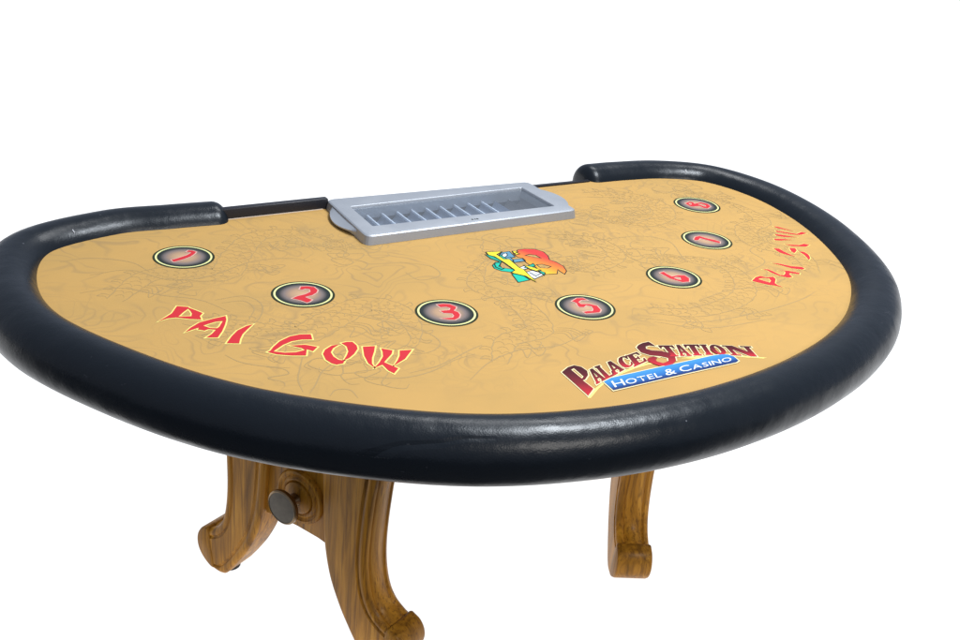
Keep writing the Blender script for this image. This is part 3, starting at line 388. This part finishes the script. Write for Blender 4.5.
def dragon(ctrl, wid, rnd):
    "an outlined, scaled body with a spiny back, whiskers and curling tufts"
    P = catmull(ctrl, 26); n = len(P); Ls = []; Rs = []
    for i, p in enumerate(P):
        t = (P[min(i + 1, n - 1)] - P[max(i - 1, 0)]).normalized(); nr = Vector((-t.y, t.x)); u = i / (n - 1)
        h = wid * (.25 + .75 * math.sin(math.pi * min(1, u * 1.15 + .05)) ** .6) * (1 + .06 * math.sin(i * .9))
        Ls.append((p, t, nr, h))
    for sgn in (-1, 1):
        for a_ in range(0, n - 13, 12): stroke([Ls[k][0] + Ls[k][2] * sgn * Ls[k][3] for k in range(a_, a_ + 13, 3)], .0026)
    step = .013; acc = 0; row = 0
    for i in range(1, n):
        acc += (P[i] - P[i - 1]).length
        if acc < step: continue
        acc = 0; row += 1; p, t, nr, h = Ls[i]; m = max(2, int(2 * h / .0135))
        for j in range(m):
            c_ = -h + 2 * h * (j + .5 + .5 * (row % 2)) / m
            if c_ > h * .9: continue
            w2 = h / m; b0 = p + nr * c_
            stroke([b0 - nr * w2, b0 - nr * w2 * .6 + t * .006, b0 + t * .0085, b0 + nr * w2 * .6 + t * .006, b0 + nr * w2], .0014)
        if row % 2: b0 = p + nr * h; stroke([b0, b0 + nr * .012 + t * .002, b0 + nr * .017 - t * .009, b0 + nr * .006 - t * .006, b0 - t * .011], .0020)
        if row % 7 == 3:
            for q in range(4):
                s0 = -1; a0 = rnd.uniform(-.5, .5); b0 = p - nr * h; e1 = rnd.uniform(.02, .055)
                stroke([b0 + t * q * .008, b0 - nr * e1 * .5 + t * (q * .008 + .01), b0 - nr * e1 + t * (q * .010 - .01 + a0 * .02), b0 - nr * e1 * 1.2 + t * (q * .010 + .012), b0 - nr * e1 * .9 + t * (q * .008 + .018)], .0022)
    p, t, nr, h = Ls[-1]
    for q in range(9):                                  # mane and whiskers at the head
        a0 = (q - 4) * .32; dd = t * math.cos(a0) + nr * math.sin(a0); e1 = rnd.uniform(.05, .10); sd = Vector((-dd.y, dd.x)) * rnd.choice((-1, 1)) * .016
        stroke([p + dd * .01, p + dd * e1 * .4 + sd, p + dd * e1 * .75 - sd * .6, p + dd * e1 + sd * .8, p + dd * e1 * .9 + sd * 1.6], .0024)
    for q in range(3): stroke([p + nr * (.012 * math.cos(k * 1.05) * (1 + q * .5)) + t * (.012 * math.sin(k * 1.05) * (1 + q * .5)) - t * .02 for k in range(7)], .0018)
rd = random.Random(4)
dragon([(-.70, -.30), (-.62, -.22), (-.52, -.25), (-.47, -.18), (-.40, -.10), (-.31, -.12), (-.28, -.20)], .026, rd)
dragon([(-.62, -.40), (-.55, -.45), (-.48, -.50), (-.42, -.47), (-.34, -.43), (-.30, -.48), (-.33, -.58), (-.42, -.61)], .028, rd)
dragon([(-.24, -.68), (-.19, -.62), (-.12, -.60), (-.10, -.50), (-.13, -.42), (-.08, -.35), (-.02, -.30)], .022, rd)
dragon([(.10, -.60), (.17, -.63), (.26, -.62), (.33, -.58), (.37, -.50), (.34, -.43), (.27, -.42)], .020, rd)
dragon([(.34, -.06), (.42, -.08), (.46, -.15), (.43, -.22), (.35, -.25), (.30, -.20)], .026, rd)
dragon([(.52, -.56), (.56, -.48), (.52, -.40), (.56, -.33), (.63, -.30), (.64, -.20), (.60, -.12)], .024, rd)
dragon([(.12, -.25), (.20, -.30), (.19, -.38), (.10, -.42), (.06, -.38)], .018, rd)
dp = mb.build('dragon_drawing', P_line, T, smooth=False)
# ---------------------------------------------------------------- legs
TH = .069
inner_pts = [(-.006, -.03), (-.013, -.28), (-.010, -.36), (-.006, -.43), (.000, -.495), (.015, -.558), (.040, -.612), (.064, -.650), (.081, -.674), (.092, -.688), (.104, -.697), (.116, -.6985), (.130, -.697)]
outer_pts = [(.114, -.03), (.108, -.28), (.101, -.36), (.096, -.43), (.095, -.485), (.099, -.530), (.108, -.565), (.122, -.588), (.141, -.602), (.162, -.612), (.176, -.628), (.178, -.650), (.164, -.678)]
IN = catmull([Vector(p) for p in inner_pts], 6); OU = catmull([Vector(p) for p in outer_pts], 6)
def leg(P0, d, n, flip, kx):
    """P0 foot of u=0 on the outer face, d outward direction in plan, n outward normal of the broad face"""
    d = Vector((*d, 0)); n = Vector((*n, 0)); P0 = Vector((*P0, 0)); mb = MB(); h = TH
    st_ = lambda u: u if u < .086 else .086 + (u - .086) * kx
    # cross-section: (a from the inner edge, b from the broad face inwards)
    vs = []; ns = 0
    for p, q in zip([Vector((st_(p.x), p.y)) for p in IN], [Vector((st_(p.x), p.y)) for p in OU]):
        W = (q - p).length
        cs = [(.0, .006), (.0018, .0015), (.006, 0), (W - .022, 0), (W - .0195, .0032), (W - .017, .0034), (W - .0145, .0008), (W - .009, .0002), (W - .004, .0022), (W - .001, .007),
              (W, .011), (W - .0032, .0135), (W - .0034, .0155), (W - .0006, .018), (W + .0012, h / 2)]
        cs = cs + [(a, h - b_) for a, b_ in cs[-2::-1]]
        if flip: cs = [(0, .011), (.0002, .0085), (.0, .006), (.004, .0018), (.009, .0002), (.0145, .0008), (.017, .0034), (.0195, .0032), (.022, 0)] + cs[3:-3] + [(.022, h), (.006, h), (.0018, h - .0015)]
        ns = len(cs)
        for a, b_ in cs:
            uv = p + (q - p) * (a / W); vs.append(P0 + d * uv.x + Vector((0, 0, uv.y)) - n * b_)
    fs = []; m = len(IN)
    for i in range(m - 1):
        for k in range(ns): fs.append([i * ns + k, i * ns + (k + 1) % ns, (i + 1) * ns + (k + 1) % ns, (i + 1) * ns + k])
    fs += [list(range(ns)), [(m - 1) * ns + k for k in range(ns)]]
    mb.add(vs, fs); lg = mb.build('leg', M_oak, T, angle=50)
    # carved toe: a block with a rolled front, a little wider than the leg
    prof = [(.150, -.6045), (.161, -.606), (.172, -.612), (.181, -.625), (.1845, -.642), (.181, -.660), (.170, -.676), (.154, -.688), (.138, -.6945), (.132, -.690), (.138, -.66), (.144, -.63)]
    pf = [Vector((st_(p.x), p.y)) for p in catmull([Vector(p) for p in prof], 4, True)]; mb = MB(); e_ = .0020
    k = len(pf); cen = sum(pf, Vector((0, 0))) / k
    layers = [(-e_, .88), (-e_ + .0012, .955), (-e_ + .005, 1.0), (h * .5, 1.0), (h + e_ - .005, 1.0), (h + e_ - .0012, .955), (h + e_, .88)]
    vs = []; fs = []
    for b_, s_ in layers:
        for q in pf:
            u = cen + (q - cen) * s_; vs.append(P0 + d * u.x + Vector((0, 0, u.y)) - n * b_)
    for i in range(len(layers) - 1):
        for j in range(k): fs.append([i * k + j, i * k + (j + 1) % k, (i + 1) * k + (j + 1) % k, (i + 1) * k + j])
    fs += [list(range(k)), [(len(layers) - 1) * k + j for j in range(k)]]
    mb.add(vs, fs); toe = mb.build('scrolled_toe', M_foot, lg, angle=50)
    mb = MB(); c0 = P0 + d * .118 - n * h / 2
    ring = [Vector((c0.x + .022 * math.cos(2 * math.pi * k / 20), c0.y + .022 * math.sin(2 * math.pi * k / 20))) for k in range(20)]; prism(mb, ring, -.6995, -.689); mb.build('glide', M_glide, lg)
    return lg
def trestle(P0, d, n, k1, k2):
    d2 = Vector(d); n2 = Vector(n); P = Vector(P0)
    leg(P + d2 * .076, -d2, n2, True, k1); leg(P + d2 * .232, d2, n2, False, k2)
    # panel between the two legs
    mb = MB(); a = P + d2 * .076 - n2 * .014; b_ = P + d2 * .236 - n2 * .014
    prof = [(0, -.506), (.03, -.502), (.080, -.500), (.130, -.502), (.160, -.507), (.160, -.03), (0, -.03)]
    vs = []; k = len(prof)
    for dn in (0, .045):
        for s_, z in prof:
            q = a + d2 * s_ - n2 * dn; vs.append((q.x, q.y, z))
    mb.add(vs, [list(range(k))[::-1], [k + i for i in range(k)]] + [[i, (i + 1) % k, (i + 1) % k + k, i + k] for i in range(k)])
    pn = mb.build('leg_panel', M_oakp, T, bevel=.0015)
    c0 = P + d2 * .164 - n2 * .014; c3 = Vector((c0.x, c0.y, -.428)); n3 = Vector((*n2, 0)); d3 = Vector((*d2, 0)); zz = Vector((0, 0, 1))
    def lathe(name, prof, m, par, seg=48):
        mb = MB(); vs = []; fs = []; K = len(prof)
        for r, h_ in prof:
            for i in range(seg):
                th = 2 * math.pi * i / seg; vs.append(c3 + n3 * h_ + (d3 * math.cos(th) + zz * math.sin(th)) * r)
        for j in range(K - 1):
            for i in range(seg): fs.append([j * seg + i, j * seg + (i + 1) % seg, (j + 1) * seg + (i + 1) % seg, (j + 1) * seg + i])
        fs += [list(range(seg)), [(K - 1) * seg + i for i in range(seg)]]
        mb.add(vs, fs); return mb.build(name, m, par, angle=45)
    lathe('rosette', [(.0545, -.002), (.0545, .006), (.052, .0095), (.048, .0100), (.0455, .0072), (.0430, .0062), (.0405, .0085), (.0375, .0105), (.034, .0098), (.0320, .0070), (.0310, .0120), (.026, .0150), (.012, .0165), (.001, .0165)], M_oak, pn)
    kb = lathe('knob', [(.0125, .0150), (.0125, .019), (.0095, .023), (.0095, .034), (.014, .038), (.026, .0405), (.0310, .0425), (.0335, .0450), (.0335, .0515), (.0310, .0535), (.0300, .0530), (.0298, .0510)], M_bronze, pn)
    lathe('knob_face', [(.0297, .0512), (.0297, .0526), (.0200, .0530), (.001, .0532)], M_knobf, kb if False else pn)
    return c3
s5 = .6
cA = trestle((-.476, -.17), (.44, -.898), (-.898, -.44), .88, 1.06)
cB = trestle((.467, -.157), (-.44, -.898), (.898, -.44), 1.0, 1.0)
mb = MB(); a = cA + Vector((.05, .03, .035)); b_ = cB + Vector((-.05, .03, .035))
mb.add([(a.x, a.y - .015, a.z - .03), (b_.x, b_.y - .015, b_.z - .03), (b_.x, b_.y + .015, b_.z - .03), (a.x, a.y + .015, a.z - .03), (a.x, a.y - .015, a.z + .03), (b_.x, b_.y - .015, b_.z + .03), (b_.x, b_.y + .015, b_.z + .03), (a.x, a.y + .015, a.z + .03)],
       [[0, 3, 2, 1], [4, 5, 6, 7], [0, 1, 5, 4], [1, 2, 6, 5], [2, 3, 7, 6], [3, 0, 4, 7]]); mb.build('stretcher', M_oakp, T, bevel=.003)
# ---------------------------------------------------------------- chip tray
TRX, TRY = 0.0, -.095
TR = root('chip_tray', (TRX, TRY, ZF), 'silver metal dealer chip tray with clear lid set in the back of the card table', 'chip tray')
OFF = (TRX, TRY, 0)
def TM(): return MB(off=OFF)
O = [Vector(q) for q in TRAY['outer']]; I = [Vector(q) for q in TRAY['inner']]
HT = .0178
def rounded(P, r, seg=5):
    n = len(P); out_ = []
    for i in range(n):
        p = P[i]; a = (P[i - 1] - p).normalized(); b_ = (P[(i + 1) % n] - p).normalized()
        for k in range(seg + 1):
            s = k / seg; out_.append((p + a * r) * (1 - s) ** 2 + p * 2 * s * (1 - s) + (p + b_ * r) * s ** 2)
    return out_
def loopring(mb, loops):
    n = len(loops[0]); vs = [v for l in loops for v in l]; fs = []
    for j in range(len(loops) - 1):
        for i in range(n): fs.append([j * n + i, j * n + (i + 1) % n, (j + 1) * n + (i + 1) % n, (j + 1) * n + i])
    mb.add(vs, fs)
cen = (O[0] + O[1] + O[2] + O[3]) / 4
def sh(P, d): return [q for q in offset(P, d)]
Oc = [O[3], O[2], O[1], O[0]]; Ic = [I[3], I[2], I[1], I[0]]     # counter-clockwise
def ring(P, r, z): return [Vector((q.x, q.y, z)) for q in rounded(P, r)]
mb = TM()
loops = [ring(sh(Oc, .0025), .017, .0003), ring(sh(Oc, .0018), .017, .004), ring(sh(Oc, .0), .016, HT - .0042), ring(sh(Oc, -.0006), .0155, HT - .0018), ring(sh(Oc, -.0030), .014, HT - .0003), ring(sh(Oc, -.0050), .012, HT),
         ring(sh(Ic, .0026), .004, HT), ring(sh(Ic, .0016), .003, HT - .0006), ring(sh(Ic, .0004), .003, HT - .0038), ring(sh(Ic, 0.0), .002, HT - .0065), ring(sh(Ic, 0), .002, -.010)]
loopring(mb, loops); fr_ = mb.build('frame', M_silver, TR, angle=22)
mb = TM(); g = sh(Ic, -.0004); prism(mb, [(q.x, q.y) for q in g], HT - .0062, HT - .0042); mb.build('clear_lid', M_glass, TR, smooth=False)
# liner with chip channels
def lerp4(u, v): return (I[0] * (1 - u) + I[1] * u) * (1 - v) + (I[3] * (1 - u) + I[2] * u) * v
NCH = 12; uend = 1.0
for c_ in range(NCH):
    mb = TM(); u0, u1 = c_ / NCH * uend, (c_ + 1) / NCH * uend; vs = []; fs = []; K = 12; J = 6
    for j in range(J + 1):
        v_ = .02 + .96 * j / J
        for k in range(K + 1):
            a = k / K; uu = u0 + (u1 - u0) * a; p = lerp4(uu, v_); vs.append((p.x, p.y, -.004 - .017 * math.sin(math.pi * a) ** .7 - (0 if k not in (0,) else 0)))
    for j in range(J):
        for k in range(K): fs.append([j * (K + 1) + k, j * (K + 1) + k + 1, (j + 1) * (K + 1) + k + 1, (j + 1) * (K + 1) + k])
    mb.add(vs, fs); mb.build('chip_channel', M_tube if c_ < 10 else M_liner, TR, angle=80)  # last two channels brown-grey: a brownish reflection put into the colour
    if c_ and c_ < 10:
        mb = TM(); p = lerp4(u0, .02); q = lerp4(u0, .98); t = Vector((.0019, 0))
        mb.add([(p.x - t.x, p.y, -.006), (p.x + t.x, p.y, -.006), (q.x + t.x, q.y, -.006), (q.x - t.x, q.y, -.006), (p.x - t.x, p.y, -.001), (p.x + t.x, p.y, -.001), (q.x + t.x, q.y, -.001), (q.x - t.x, q.y, -.001)],
               [[0, 3, 2, 1], [4, 5, 6, 7], [0, 1, 5, 4], [1, 2, 6, 5], [2, 3, 7, 6], [3, 0, 4, 7]]); mb.build('divider', M_rib, TR, bevel=.0012)
mb = TM(); prism(mb, [(q.x, q.y) for q in sh(Ic, .004)], -.026, -.0235); mb.build('tray_floor', M_liner, TR)
mb = TM(); loopring(mb, [ring(sh(Ic, .0035), .003, z) for z in (-.0235, -.0095)]); mb.build('tray_wall', M_liner, TR)
# finger grips on both ends
for sgn, (a, b_) in ((-1, (O[0], O[3])), (1, (O[1], O[2]))):
    mb = TM(); K = 20; rows = []; lo = 1 if sgn < 0 else 0
    for k in range(K + 1):
        s = k / K; y_ = .16 + .62 * s if sgn < 0 else .22 + .60 * s; p = a.lerp(b_, y_); bul = .0205 * math.sin(math.pi * s) ** .75
        rows.append([(p.x - sgn * .002, p.y, HT - .0030 - lo * .0012 * math.sin(math.pi * s)), (p.x + sgn * (bul * .5), p.y, HT - .0032 - lo * (.002 + .004 * math.sin(math.pi * s))), (p.x + sgn * bul, p.y, HT - .0040 - lo * (.0035 + .0035 * math.sin(math.pi * s))),
                     (p.x + sgn * bul, p.y, HT - .0098 - .0035 * math.sin(math.pi * s)), (p.x + sgn * (.0015 + bul * .35), p.y, .0012), (p.x - sgn * .002, p.y, .0006)])
    vs = [v for r in rows for v in r]; n_ = 6; fs = []
    for k in range(K):
        for i in range(n_): fs.append([k * n_ + i, k * n_ + (i + 1) % n_, (k + 1) * n_ + (i + 1) % n_, (k + 1) * n_ + i])
    fs += [list(range(n_)), [K * n_ + i for i in range(n_)]]
    mb.add(vs, fs); mb.build('finger_grip', M_silver, TR, angle=40)
mb = TM()
for dx_, wv in ((-.006, .0045), (0.0, .003), (.005, .0045)): prism(mb, [(.002 + dx_ - wv / 2, -.1757), (.002 + dx_ + wv / 2, -.1757), (.002 + dx_ + wv * .3, -.1715), (.002 + dx_ - wv * .3, -.1715)], HT - .0002, HT + .0004)
mb.build('maker_mark', P_black, TR, smooth=False)
